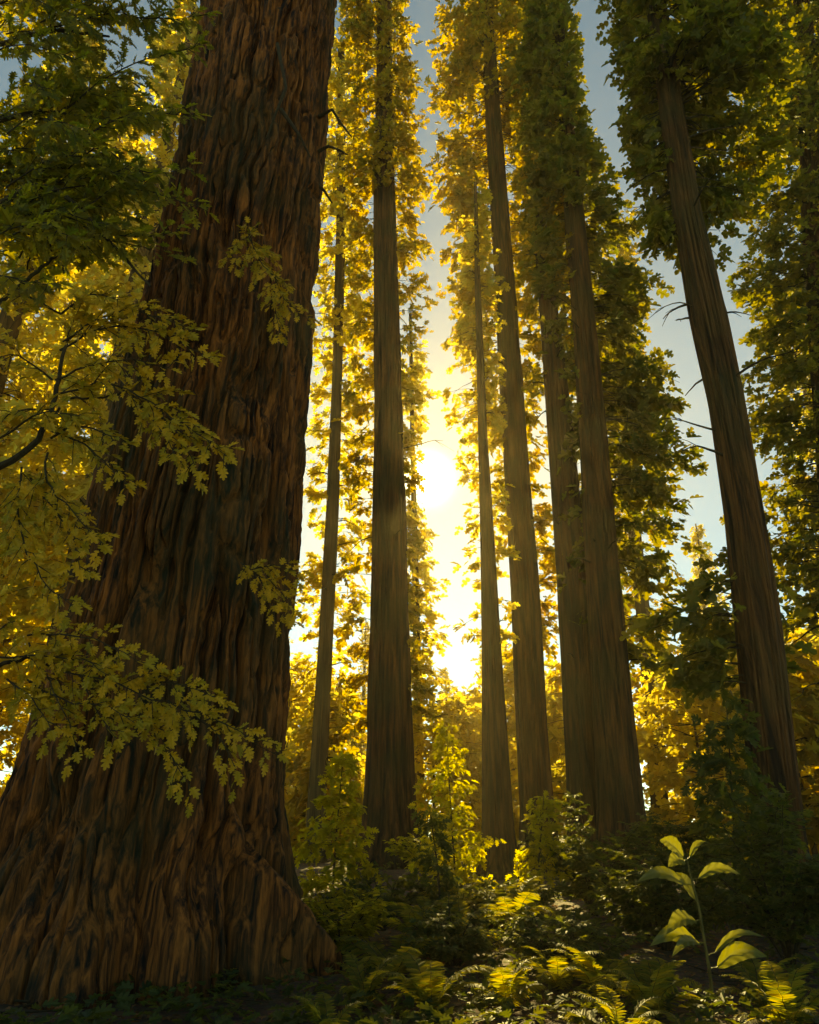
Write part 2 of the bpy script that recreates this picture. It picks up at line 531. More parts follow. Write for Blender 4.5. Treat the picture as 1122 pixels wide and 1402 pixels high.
# ------------------------------------------------------------------ the giant on the left
def build_giant():
    d = 13.6
    spec = [(-90, 295, 468), (0, 283, 461), (67, 273, 455), (200, 252, 447), (300, 236, 439), (400, 213, 432), (500, 189, 425), (600, 163, 419),
            (700, 138, 414), (800, 115, 408), (900, 90, 400), (1000, 60, 395), (1100, 25, 391), (1200, -10, 394), (1260, -30, 408)]
    z, x, r = trunk_axis(spec, d)
    root = empty("giant_redwood")
    tag(root, "giant old redwood with deeply furrowed red brown bark and flaring roots", "tree")
    nu, nz = 1000, 900
    zb = -1.0
    zz = np.linspace(0, 1, nz) ** 1.25 * (z[-1] - zb) + zb
    cx = np.interp(zz, z, x); rr = np.interp(zz, z, r)
    k = np.ones(9) / 9
    for _ in range(3):
        cx[4:-4] = np.convolve(cx, k, 'valid'); rr[4:-4] = np.convolve(rr, k, 'valid')
    th = np.linspace(0, 2 * math.pi, nu, endpoint=False)
    T, Z = np.meshgrid(th, zz)
    u = T / (2 * math.pi)
    # long braided ridges: two sets of furrows that wander up the trunk
    lean = .010 * Z * 0
    w1 = .035 * (vnoise(u * 8, Z * .28, 21, 8) - .5) + .014 * (vnoise(u * 30, Z * 1.1, 22, 30) - .5) + .004 * (vnoise(u * 90, Z * 3.3, 23, 90) - .5)
    a = np.abs(2 * vnoise((u + w1) * 44, Z * .26, 11, 44) - 1)
    b = np.abs(2 * vnoise((u + w1 * .8) * 96, Z * .9 + 7, 12, 96) - 1)
    c = vnoise((u + w1) * 200, Z * 2.8, 13, 200)
    fine = vnoise(u * 420, Z * 9, 14, 420)
    depth = .55 + .7 * vnoise(u * 20, Z * .3, 15, 20)
    rad = rr[:, None] - .32 * depth * np.exp(-(a / .26) ** 2) - .13 * np.exp(-(b / .20) ** 2) + .065 * (c - .5) + .03 * (fine - .5) + .04
    rad += .10 * (vnoise(u * 7, Z * .13, 31, 7) - .5) * rr[:, None]
    # root buttresses
    hz = np.clip(Z + .35, 0, None)
    for t0, amp, wd, hh in ((-.42, .95, .26, 1.5), (-1.02, .55, .20, 2.3), (-1.60, .75, .26, 1.6), (-2.25, .6, .3, 1.8), (-2.9, .5, .3, 1.3), (2.2, .8, .35, 1.6), (1.0, .8, .35, 1.5), (.3, .5, .25, 1.3)):
        dt = (T - t0 + math.pi) % (2 * math.pi) - math.pi
        rad += amp * np.exp(-(dt / wd) ** 2) * np.exp(-(hz / hh) ** 1.4)
    # one root runs down across the front to the right, with a cleft beside it
    tr = -.34 - .27 * np.clip(Z, -.5, 3.2)
    dt = T - 2 * math.pi - tr; dt = (dt + math.pi) % (2 * math.pi) - math.pi
    fade = np.exp(-(np.clip(Z, 0, None) / 2.3) ** 3)
    rad += .42 * np.exp(-(dt / .13) ** 2) * fade - .30 * np.exp(-((dt - .20) / .08) ** 2) * fade
    rad -= .10 * np.exp(-(hz / 2.2) ** 2)
    pts = np.stack([cx[:, None] + rad * np.cos(T), d + rad * np.sin(T), Z], -1)
    g = Geo(); g.grid(pts, True)
    g.build("trunk", M_GIANT, root, smooth=True)

    def sprouts(lines, n, leaf, mat, nm, seed):
        rng = np.random.default_rng(seed)
        q = Geo()
        for ln in lines:
            spray(q, [P(*p) for p in ln], n, leaf, rng)
        q.build(nm, [mat, M_TWIG], root)
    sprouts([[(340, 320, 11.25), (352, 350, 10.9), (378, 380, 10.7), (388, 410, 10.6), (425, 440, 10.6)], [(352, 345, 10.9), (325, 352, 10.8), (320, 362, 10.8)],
             [(378, 378, 10.7), (376, 420, 10.6), (384, 458, 10.55)], [(345, 330, 11), (340, 306, 10.9)]], .8, .15, M_OAKLIT, "sprout", 5)
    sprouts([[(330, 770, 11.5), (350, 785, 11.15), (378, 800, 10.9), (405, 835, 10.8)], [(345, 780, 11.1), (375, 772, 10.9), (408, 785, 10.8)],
             [(355, 790, 11.1), (372, 825, 10.9), (392, 850, 10.8)]], .8, .14, M_OAKLIT, "sprout", 6)
    q = Geo()
    rng = np.random.default_rng(4)
    for pl in ([(436, 208, 13.3), (450, 200, 13.2), (466, 206, 13.1), (476, 212, 13.0)], [(436, 160, 13.3), (455, 150, 13.2), (468, 170, 13.1), (482, 188, 13)],
               [(430, 248, 13.3), (445, 262, 13.2), (455, 278, 13.1)], [(380, 60, 11.6), (392, 120, 11.35), (380, 150, 11.25), (365, 190, 11.35)], [(385, 150, 11.25), (410, 185, 11.3), (425, 215, 11.5)]):
        pts = np.array([P(*p) for p in pl])
        q.tube(pts, np.linspace(.05, .018, len(pts)), 6)
    q.build("dead_branch", M_TWIG, root)
    bq = Vector((float(x[0]), d, 0))
    root.location = bq
    for ch in root.children: ch.location = -bq
    return root


def spray(g, pts, n, leaf, rng, spread=.55, tmpl=OAK, lmat=0, tmat=1, tw=.014, hang=.25, bare=.0):
    """a twig with side shoots, and leaves set close along every shoot; n scales how many shoots"""
    pts = np.asarray(pts, float)
    seg = np.linalg.norm(np.diff(pts, axis=0), axis=1); ln = seg.sum()
    cum = np.concatenate([[0], np.cumsum(seg)]) / ln
    t = np.linspace(0, 1, max(6, len(pts) * 3))
    sm = np.stack([np.interp(t, cum, pts[:, i]) for i in range(3)], 1)
    for _ in range(2): sm[1:-1] = (sm[:-2] + 2 * sm[1:-1] + sm[2:]) / 4
    sm[1:-1] += rng.normal(0, ln * .006, sm[1:-1].shape)
    g.tube(sm, np.linspace(1, .25, len(sm)) * tw, 5, tmat)
    tang = np.gradient(sm, axis=0); tang /= np.linalg.norm(tang, axis=1)[:, None]
    pos, fwd, nrm, siz = [], [], [], []
    view = np.array([0, -1, .25])
    nsh = max(3, int((1 - bare) * ln / (leaf * .62) * n))
    for i in range(nsh):
        tt = bare + (1 - bare) * (i + .6) / nsh
        k = min(tt, .999) * (len(sm) - 1); i0 = int(k)
        p0 = sm[i0] + (sm[min(i0 + 1, len(sm) - 1)] - sm[i0]) * (k - i0)
        tg = tang[i0]
        sd = np.cross(tg, view + rng.normal(0, .7, 3)); sd /= np.linalg.norm(sd) + 1e-9
        sd *= 1 if i % 2 else -1
        d0 = tg * rng.uniform(.6, 1.0) + sd * rng.uniform(.5, .9) + np.array([0, 0, -hang]) * rng.uniform(0, 1.2)
        d0 /= np.linalg.norm(d0)
        sl_ = max(leaf * 1.4, spread * ln * .45 * (1.05 - .85 * tt) * rng.uniform(.5, 1.1))
        sl_ = min(sl_, leaf * 6)
        tip = p0 + d0 * sl_ + np.array([0, 0, -.12 * sl_])
        mid = p0 + d0 * sl_ * .5 + rng.normal(0, .04 * sl_, 3)
        g.tube(np.array([p0, mid, tip]), [tw * .45, tw * .35, tw * .18], 4, tmat)
        nl = max(3, int(sl_ / (leaf * .36)))
        for q in range(nl):
            f = (q + .7) / nl
            lp = p0 + (mid - p0) * f * 2 if f < .5 else mid + (tip - mid) * (f * 2 - 1)
            s2 = np.cross(d0, view + rng.normal(0, .5, 3)); s2 /= np.linalg.norm(s2) + 1e-9
            ff = d0 * (.7 + .5 * f) + s2 * (1 if q % 2 else -1) * (1.0 - .6 * f) + np.array([0, 0, -hang * .6])
            pos.append(lp); fwd.append(ff); nrm.append(view * .55 + np.array([0, 0, .5]) + rng.normal(0, .45, 3)); siz.append(leaf * rng.uniform(.6, 1.4) * (1.15 - .4 * f))
        pos.append(tip); fwd.append(d0 + np.array([0, 0, -.15])); nrm.append(view * .5 + UP * .5 + rng.normal(0, .4, 3)); siz.append(leaf * rng.uniform(.9, 1.3))
    pos.append(sm[-1]); fwd.append(tang[-1]); nrm.append(view * .6 + UP * .4); siz.append(leaf * 1.2)
    g.leaves(np.array(pos), np.array(fwd), np.array(nrm), np.array(siz), tmpl, lmat, 1.0)


build_giant()


# ------------------------------------------------------------------ the young oak whose boughs reach in from the left
def build_oak():
    root = empty("oak_tree")
    tag(root, "slender leafy tree on the left reaching sprays across the giant trunk", "tree")
    g = Geo()
    tp = [(-150, 1400), (-140, 1250), (-130, 1050), (-118, 850), (-105, 680), (-100, 560), (-95, 470), (-90, 330), (-88, 200), (-85, 60), (-80, -60)]
    pts = np.array([P(x, y, 8.9) for x, y in tp]); pts[0, 2] = float(gz(pts[0, 0], 8.9)) - .2
    t = np.linspace(0, 1, 50); cu = np.linspace(0, 1, len(pts))
    sm = np.stack([np.interp(t, cu, pts[:, i]) for i in range(3)], 1)
    for _ in range(3): sm[1:-1] = (sm[:-2] + 2 * sm[1:-1] + sm[2:]) / 4
    g.tube(sm, np.linspace(.13, .05, 50), 14)
    g.build("trunk", M_TWIG, root, smooth=True)
    rng = np.random.default_rng(12)
    q = Geo()
    D = 8.9
    lm = 0

    def limb(px, leaf=.17, n=1.0, tw=.018, dz=-.5, spread=.6, d0=D, bare=0.0):
        m = len(px)
        pl = [P(x, y, d0 + dz * i / (m - 1)) for i, (x, y) in enumerate(px)]
        spray(q, pl, n, leaf, rng, spread, tw=tw, bare=bare, lmat=lm)
    # bare main limbs from the trunk out to where the boughs start
    for px, w0, w1 in (([(-90, 330), (-20, 290), (50, 250), (85, 262), (140, 318), (175, 360), (208, 392)], .07, .016), ([(-88, 200), (-20, 170), (60, 150), (110, 160)], .06, .02), ([(-86, 90), (0, 60), (80, 40), (150, 50)], .06, .02),
                       ([(-105, 700), (-20, 650), (50, 610), (72, 560), (84, 500), (96, 450)], .06, .02), ([(-118, 960), (-40, 920), (40, 900)], .05, .02), ([(60, 590), (90, 545), (140, 545), (178, 535)], .022, .012), ([(-95, 480), (-30, 440), (40, 380), (90, 340)], .05, .02)):
        pl = np.array([P(x, y, D) for x, y in px])
        g2 = np.linspace(0, 1, 24); c2 = np.linspace(0, 1, len(pl))
        sp_ = np.stack([np.interp(g2, c2, pl[:, i]) for i in range(3)], 1)
        for _ in range(2): sp_[1:-1] = (sp_[:-2] + 2 * sp_[1:-1] + sp_[2:]) / 4
        sp_ += rng.normal(0, .008, sp_.shape)
        q.tube(sp_, np.linspace(w0, w1, 24), 7, 1)
    # upper mass
    for _ in range(85):
        y0 = rng.uniform(-60, 370)
        lim = np.interp(y0, [-60, 60, 130, 200, 270, 370], [200, 205, 200, 185, 165, 85])
        x0 = rng.uniform(-60, 90)
        x1 = 67 + lim * rng.uniform(.05, 1.0) - 20
        up = rng.uniform(-50, 20)
        limb([(x0, y0 + 10), ((x0 + x1) / 2, y0 + up), (x1, y0 + up * .4 + 15)], .20, .85, .016, rng.uniform(-.8, .6), .7, D + rng.uniform(-.6, 1.6))
    for px in ([(88, 300), (160, 255), (215, 265), (272, 282)], [(90, 250), (170, 230), (230, 240), (262, 225)], [(90, 200), (180, 150), (268, 160)],
               [(90, 150), (170, 90), (250, 70), (275, 60)], [(92, 330), (150, 320), (200, 325), (245, 318)], [(60, 40), (150, 15), (240, 30), (285, 20)]):
        limb(px, .17, .9)
    limb([(150, 330), (185, 335), (240, 352)], .16, .9, .01, -.1, .5)
    # middle sprays over the trunk: leaves coloured paler in place of sunlight
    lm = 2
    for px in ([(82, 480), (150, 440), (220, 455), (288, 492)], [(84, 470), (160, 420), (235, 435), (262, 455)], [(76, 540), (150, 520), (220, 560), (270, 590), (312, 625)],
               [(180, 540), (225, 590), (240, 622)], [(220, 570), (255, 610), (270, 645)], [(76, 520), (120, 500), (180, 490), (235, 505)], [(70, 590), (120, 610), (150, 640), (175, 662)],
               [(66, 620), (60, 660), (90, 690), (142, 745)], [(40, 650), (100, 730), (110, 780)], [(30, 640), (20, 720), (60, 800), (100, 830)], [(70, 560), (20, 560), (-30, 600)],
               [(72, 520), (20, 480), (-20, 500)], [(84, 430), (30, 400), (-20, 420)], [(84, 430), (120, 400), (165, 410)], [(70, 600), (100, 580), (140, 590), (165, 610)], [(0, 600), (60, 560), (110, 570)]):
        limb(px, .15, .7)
    # low sprays
    for px in ([(38, 870), (90, 868), (150, 880), (198, 908)], [(36, 900), (110, 925), (200, 950), (300, 985), (380, 1034)], [(110, 925), (130, 970), (160, 1012)],
               [(190, 945), (215, 1000), (262, 1078)], [(180, 940), (235, 930), (294, 955)], [(230, 960), (300, 1000), (325, 1060)], [(40, 880), (70, 940), (100, 1000), (105, 1030)],
               [(36, 930), (80, 960), (150, 965), (185, 990)], [(20, 850), (0, 860), (-40, 900)], [(0, 900), (60, 900), (110, 900), (150, 925)], [(10, 930), (50, 960), (70, 1000)]):
        limb(px, .13, .62, .014, -.7, .5)
    q.build("crown", [M_OAK, M_TWIG, M_OAKLIT], root)
    b = Vector((float(sm[0][0]), 8.9, 0))
    root.location = b
    for ch in root.children: ch.location = -b


build_oak()

# ------------------------------------------------------------------ the redwoods of the grove
redwood("redwood_tree", 36, [(-90, 520, 534), (67, 516, 536), (280, 512, 541), (430, 512, 547), (600, 512, 553), (800, 507, 560), (1000, 502, 565), (1120, 498, 569), (1185, 494, 575)],
        [(-90, 480, 560), (67, 462, 566), (150, 470, 582), (230, 470, 590), (330, 468, 596), (430, 470, 597), (520, 470, 588), (600, 470, 572), (700, 468, 572), (800, 465, 580), (900, 465, 590), (1000, 470, 595)],
        "tall straight redwood in the centre with the sun beside its trunk", 13, seed=11, bare_y=275, per=7, dens=1.3, front=.5)
redwood("redwood_tree", 42, [(67, 463, 472), (300, 461, 474), (500, 456, 469), (700, 447, 464), (900, 435, 455), (1100, 422, 447), (1175, 418, 446)],
        [(67, 440, 500), (250, 430, 510), (450, 428, 512), (700, 420, 505), (900, 408, 500), (1050, 405, 495)],
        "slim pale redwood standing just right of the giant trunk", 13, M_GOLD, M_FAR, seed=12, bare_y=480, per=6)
redwood("redwood_tree", 30, [(250, 649, 653), (380, 650, 658), (600, 655, 668), (750, 658, 678), (900, 660, 687), (1050, 661, 697), (1225, 662, 709)],
        [(250, 640, 665), (380, 628, 685), (480, 612, 695), (560, 606, 700), (640, 628, 700), (720, 632, 700), (800, 622, 700), (870, 614, 700), (900, 640, 695)],
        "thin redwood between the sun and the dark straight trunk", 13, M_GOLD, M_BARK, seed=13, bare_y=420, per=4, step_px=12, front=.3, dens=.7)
redwood("redwood_tree", 33, [(-90, 655, 668), (67, 660, 679), (200, 667, 690), (350, 676, 702), (500, 684, 714), (650, 692, 724), (800, 700, 737), (1000, 708, 748), (1150, 714, 760)],
        [(-90, 620, 720), (67, 588, 760), (150, 590, 755), (250, 600, 750), (330, 606, 745), (420, 612, 745), (480, 615, 740), (600, 670, 750), (750, 690, 765), (900, 695, 775)],
        "straight dark redwood leaning slightly, crowned with dense boughs", 15, seed=14, bare_y=150, per=7, dens=1.35, front=.6)
redwood("redwood_tree", 29, [(250, 728, 742), (350, 734, 752), (450, 741, 767), (600, 750, 785), (800, 764, 806), (1000, 774, 820), (1150, 780, 830)],
        [(120, 730, 780), (200, 705, 800), (300, 708, 800), (420, 720, 800), (540, 735, 790)],
        "olive brown redwood fused to a redder trunk at its right", 14, seed=15, bare_y=400, per=5)
redwood("redwood_tree", 28, [(-20, 758, 768), (120, 764, 780), (270, 772, 797), (450, 785, 817), (600, 794, 832), (800, 804, 850), (1000, 815, 870), (1150, 822, 887)],
        [(-20, 720, 762), (67, 700, 770), (150, 705, 795), (250, 715, 842), (330, 725, 880), (420, 740, 900), (500, 760, 945), (600, 800, 945), (700, 820, 950), (790, 830, 945), (850, 835, 930), (920, 850, 900)],
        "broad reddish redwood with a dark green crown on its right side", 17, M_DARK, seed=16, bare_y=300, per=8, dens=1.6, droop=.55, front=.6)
redwood("redwood_tree", 17, [(-90, 872, 894), (67, 893, 922), (200, 910, 944), (300, 922, 960), (430, 944, 992), (550, 971, 1017), (700, 993, 1042), (850, 1008, 1066), (1000, 1022, 1082), (1150, 1036, 1100), (1230, 1040, 1112)],
        [[(-90, 835, 1020), (0, 850, 1080), (67, 862, 1090), (150, 858, 1100), (230, 895, 1090), (310, 880, 1030), (340, 920, 1000)], [(760, 965, 1040), (830, 890, 1050), (900, 900, 1060), (960, 960, 1080)]],
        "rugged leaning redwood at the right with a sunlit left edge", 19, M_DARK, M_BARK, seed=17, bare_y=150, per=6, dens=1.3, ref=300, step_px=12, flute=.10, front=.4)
redwood("redwood_tree", 46, [(300, 842, 848), (600, 852, 866), (740, 862, 878), (880, 876, 895), (1100, 892, 916), (1180, 896, 924)],
        [(300, 830, 860), (500, 800, 900), (700, 820, 920), (900, 840, 940), (1000, 850, 960)],
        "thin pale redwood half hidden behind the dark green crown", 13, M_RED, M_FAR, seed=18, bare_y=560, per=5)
redwood("redwood_tree", 55, [(430, 560, 564), (600, 562, 568), (900, 566, 577), (1080, 568, 582), (1170, 568, 584)],
        [(430, 552, 572), (520, 545, 590), (610, 545, 572), (720, 545, 590), (780, 545, 610), (900, 540, 605), (1000, 540, 628), (1080, 545, 625)],
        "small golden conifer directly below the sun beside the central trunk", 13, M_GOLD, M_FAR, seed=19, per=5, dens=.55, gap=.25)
redwood("redwood_tree", 23, [(-60, 1085, 1105), (300, 1100, 1130), (600, 1120, 1155), (900, 1140, 1180), (1150, 1150, 1200)],
        [(-60, 1010, 1180), (100, 1020, 1200), (300, 1015, 1200), (420, 1000, 1220), (560, 1010, 1230), (720, 1020, 1240), (850, 1060, 1240)],
        "dark leafy redwood at the right edge beyond the leaning trunk", 16, M_DARK, seed=20, per=6, step_px=11)


# ------------------------------------------------------------------ backdrop trees
def far_tree(name, hgt, rad, mat, seed, leaf=.75, per=6, low=.12, bark=M_FAR, step=None, dens=1.0, profile=None, tr=None):
    root = empty(name)
    ax = (np.array([0, hgt * .3, hgt]), np.zeros(3), np.array([1.0, .8, .12]) * (tr or hgt * .018))
    zz = np.linspace(-.6, hgt, 30)
    g = Geo()
    g.tube(np.stack([np.sin(zz * .2) * .05, np.cos(zz * .17) * .05, zz], 1), np.interp(zz, ax[0], ax[2]), 14)
    g.build("trunk", bark, root, smooth=True)
    q = Geo()
    zs = np.linspace(hgt * low, hgt * 1.01, 24)
    pr = profile or (lambda t: (1 - t) ** .8 * min(1, .55 + 3 * t))
    L = np.array([rad * pr(i / 23) * (.8 + .4 * random.random()) for i in range(24)]) + .15
    crown_boughs(q, axf(ax), 0.0, zs, L, L[::1] * 1.05, leaf, step or leaf * .9, per, LOBED, None, dens, 1, 1, rng=np.random.default_rng(seed))
    q.build("crown", [mat, M_TWIG], root)
    return root


def place(o, x, y, s=1.0, rot=0.0, label=None, group=None, cat="tree"):
    o.location = (x, y, float(gz(x, y)))
    o.rotation_euler = (0, 0, rot)
    o.scale = (s, s, s)
    tag(o, label, cat, group)


tallA = far_tree("conifer_tree", 62, 6.5, M_GOLD, 31, .62, 5, dens=.75)
tallB = far_tree("conifer_tree", 58, 5.5, M_GOLD, 32, .6, 5, dens=.75)
G = "tall golden conifers behind the grove"
far = [  # photo x, distance, source, scale, label
    (-60, 38, tallA, 1.0, "hazy golden conifer far left behind the leafy tree"),
    (40, 44, tallB, 1.1, "hazy conifer at the left edge seen through the leaves"),
    (130, 36, tallA, 1.0, "bright golden conifer left of the giant trunk's foot"),
    (225, 42, tallA, 1.05, "distant golden conifer touching the giant trunk's left edge"),
    (300, 90, tallB, .9, "far conifer almost hidden behind the giant trunk"),
    (395, 95, tallA, .5, "golden conifer glowing against the giant trunk's right edge"),
    (455, 110, tallA, .5, "far golden conifer behind the slim pale redwood"),
    (505, 90, tallB, .45, "greenish conifer directly behind the central trunk"),
    (715, 100, tallA, .5, "golden conifer filling the gap beside the dark straight trunk"),
    (790, 105, tallA, .55, "far golden conifer behind the fused trunk pair"),
    (1010, 66, tallA, .5, "short golden conifer left of the leaning trunk's lower half"),
    (1150, 50, tallB, .8, "hazy conifer beyond the right edge of the grove"),
    (950, 85, tallA, .6, "small far golden conifer below the patch of blue sky"),
    (560, 108, tallB, .50, "far pale conifer whose top shows right of the central trunk"),
    (606, 120, tallA, .42, "farthest small conifer at the bottom of the bright gap"),
    (655, 112, tallB, .48, "far pale conifer just left of the thin redwood's lower trunk"),
    (880, 100, tallB, .50, "far conifer low between the reddish trunk and the leaning one"),
]
used = set()
for i, (px, dd, src, s, lab) in enumerate(far):
    o = src if id(src) not in used else copy_tree(src)
    used.add(id(src))
    place(o, (px - W / 2) / F * dd / CP * 1.0, dd, s, i * 1.37, lab, G)

bushA = far_tree("young_tree", 11, 3.6, M_GOLD, 41, .6, 5, .03, tr=.13, profile=lambda t: math.sin(math.pi * min(1, .18 + .82 * t)) ** .7 + .1)
bushB = far_tree("young_tree", 9, 3.2, M_RED, 42, .55, 7, .03, tr=.12, profile=lambda t: (1 - t) ** .6)
G2 = "young backlit trees under the redwoods"
low = [
    (60, 44, bushA, .9, "rounded golden young tree at the far left edge"),
    (170, 40, bushB, .9, "green young tree just left of the giant's flaring foot"),
    (415, 52, bushA, 1.1, "golden young tree against the giant's right edge"),
    (470, 46, bushB, 1.1, "pointed green young tree behind the slim pale redwood"),
    (590, 50, bushA, .95, "golden young tree right of the central trunk"),
    (636, 62, bushB, 1.35, "pointed young conifer in the bright gap below the sun"),
    (690, 54, bushA, 1.2, "golden young tree between the two straight trunks"),
    (760, 48, bushA, 1.0, "golden young tree left of the fused trunk pair"),
    (905, 38, bushA, .9, "golden young tree right of the reddish trunk"),
    (960, 46, bushA, 1.3, "tall golden young tree right of centre in the gap"),
    (1020, 34, bushB, 1.1, "grey green young tree beside the leaning trunk"),
    (1110, 36, bushA, 1.1, "golden young tree beyond the leaning trunk's foot"),
    (-40, 38, bushA, 1.0, "golden young tree beyond the left edge"),
    (915, 62, bushA, 1.2, "round pale young tree far back right of the reddish trunk"),
    (480, 72, bushB, 1.5, "far young tree low between the slim redwood and the central trunk"),
    (690, 75, bushB, 1.5, "far young tree low between the thin and the dark straight trunk"),
    (755, 68, bushA, 1.3, "far round young tree low left of the fused trunks"),
    (430, 64, bushB, 1.3, "far young tree low against the giant trunk's right edge"),
    (1000, 70, bushA, 1.5, "far young tree low behind the dark sapling"),
]
for i, (px, dd, src, s, lab) in enumerate(low):
    o = src if id(src) not in used else copy_tree(src)
    used.add(id(src))
    place(o, (px - W / 2) / F * dd / CP, dd, s, i * 2.1, lab, G2)


# ------------------------------------------------------------------ saplings and shrubs
def sapling(label, stem_px, d, width, leaf, mat, seed, per=4, step=None, name="sapling", tmpl=OAK, top=.08, stem_r=.03, front=1, dens=1.0, droop=.3):
    """young tree: stem through photo pixels, boughs narrowing to a spire"""
    pts = np.array([P(x, y, d) for x, y in stem_px])
    pts[0, 2] = float(gz(pts[0, 0], d)) - .1
    root = empty(name)
    tag(root, label, "sapling")
    z = pts[:, 2]; order = np.argsort(z)
    ax = (z[order], pts[order, 0], np.linspace(stem_r, stem_r * .25, len(z)))
    zz = np.linspace(z.min(), z.max(), 24)
    g = Geo(); g.tube(np.stack([np.interp(zz, ax[0], ax[1]), np.full(24, d), zz], 1), np.interp(zz, ax[0], ax[2]), 10)
    g.build("stem", M_TWIG, root, smooth=True)
    q = Geo()
    zs = np.linspace(z.min() + (z.max() - z.min()) * .08, z.max(), 12)
    wl = width * (np.linspace(1, top, 12) ** .8)
    crown_boughs(q, axf(ax), d, zs, wl, wl, leaf, step or leaf * .8, per, tmpl, None, dens, 1, front, droop, twig=.008, rng=np.random.default_rng(seed), rise=.35)
    q.build("crown", [mat, M_TWIG], root)
    b = Vector((float(pts[0, 0]), d, float(pts[0, 2])))
    root.location = b
    for ch in root.children: ch.location = -b


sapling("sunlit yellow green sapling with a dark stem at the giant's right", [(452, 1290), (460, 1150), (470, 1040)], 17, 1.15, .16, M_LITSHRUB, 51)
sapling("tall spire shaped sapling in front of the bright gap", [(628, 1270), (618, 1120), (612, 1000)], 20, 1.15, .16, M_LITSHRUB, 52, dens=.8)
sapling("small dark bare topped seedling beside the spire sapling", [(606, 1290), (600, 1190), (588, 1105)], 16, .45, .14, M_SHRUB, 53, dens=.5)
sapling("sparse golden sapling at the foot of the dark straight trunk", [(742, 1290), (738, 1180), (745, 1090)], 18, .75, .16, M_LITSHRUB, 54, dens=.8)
sapling("dark tall sapling under the leaning redwood", [(1010, 1300), (1005, 1120), (995, 965)], 15.5, 1.3, .24, M_SHRUB, 55)


def shrub(label, px, d, top_y, width, leaf, mat, seed, n=1500, name="shrub", tmpl=OAK, depth=None):
    x = P(px, 1200, d)[0]
    base = float(gz(x, d))
    hgt = P(px, top_y, d)[2] - base
    rng = np.random.default_rng(seed)
    root = empty(name, (x, d, base))
    tag(root, label, "shrub")
    g, q = Geo(), Geo()
    nst = 16
    pos, fwd, nrm, siz = [], [], [], []
    for i in range(nst):
        a = rng.uniform(0, 2 * math.pi); rch = math.sqrt(rng.uniform(.05, 1)) * width
        tip = np.array([math.cos(a) * rch, math.sin(a) * rch * (depth or 1) , hgt * (1 - .55 * (rch / width) ** 2) * rng.uniform(.75, 1.05)])
        mid = tip * np.array([.35, .35, .62])
        t = np.linspace(0, 1, 9)[:, None]
        pts = (1 - t) ** 2 * np.array([0, 0, -.1]) + 2 * t * (1 - t) * mid + t * t * tip
        g.tube(pts, np.linspace(.022, .005, 9), 5)
        m = n // nst // 7
        for _ in range(m):
            tt = rng.uniform(.15, 1) ** .7
            p = np.array([np.interp(tt, t[:, 0], pts[:, k]) for k in range(3)])
            dv = rng.normal(0, 1, 3); dv[2] = abs(dv[2]) * .35 - .1
            dv += np.array([math.cos(a), math.sin(a), 0]) * .6
            dv /= np.linalg.norm(dv)
            L = leaf * rng.uniform(1.2, 3.2)
            lat = np.cross(dv, UP); lat /= np.linalg.norm(lat) + 1e-9
            g.tube(np.array([p, p + dv * L * .5 + UP * .02, p + dv * L]), [.005, .004, .002], 3)
            for k in range(7):
                f = (k + .6) / 7
                pos.append(p + dv * L * f); sg = 1 if k % 2 else -1
                fwd.append(dv * (.5 + .6 * f) + lat * sg * (1 - .8 * f) + UP * rng.normal(-.15, .15))
                nrm.append(UP + rng.normal(0, .35, 3)); siz.append(leaf * rng.uniform(.7, 1.2) * (1 - .25 * f))
    q.leaves(np.array(pos), np.array(fwd), np.array(nrm), np.array(siz), tmpl, 0)
    g.build("stem", M_TWIG, root)
    q.build("foliage", mat, root)
    return root


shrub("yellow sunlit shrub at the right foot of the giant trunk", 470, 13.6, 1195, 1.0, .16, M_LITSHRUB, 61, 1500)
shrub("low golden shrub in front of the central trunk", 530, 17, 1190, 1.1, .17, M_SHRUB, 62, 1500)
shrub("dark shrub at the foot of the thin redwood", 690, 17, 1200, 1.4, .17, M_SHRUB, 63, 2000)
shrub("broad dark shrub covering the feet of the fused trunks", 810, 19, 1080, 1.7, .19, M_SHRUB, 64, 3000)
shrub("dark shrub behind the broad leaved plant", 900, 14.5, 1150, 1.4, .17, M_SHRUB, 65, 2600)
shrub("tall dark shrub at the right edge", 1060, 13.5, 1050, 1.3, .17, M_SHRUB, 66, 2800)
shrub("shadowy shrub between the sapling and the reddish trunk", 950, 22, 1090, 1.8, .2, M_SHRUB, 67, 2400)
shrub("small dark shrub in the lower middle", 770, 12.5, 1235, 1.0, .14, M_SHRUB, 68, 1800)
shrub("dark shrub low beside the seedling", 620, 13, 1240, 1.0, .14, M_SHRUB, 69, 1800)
shrub("golden shrub far back between the central trunk and the thin redwood", 600, 30, 1120, 1.8, .25, M_LITSHRUB, 70, 1500)


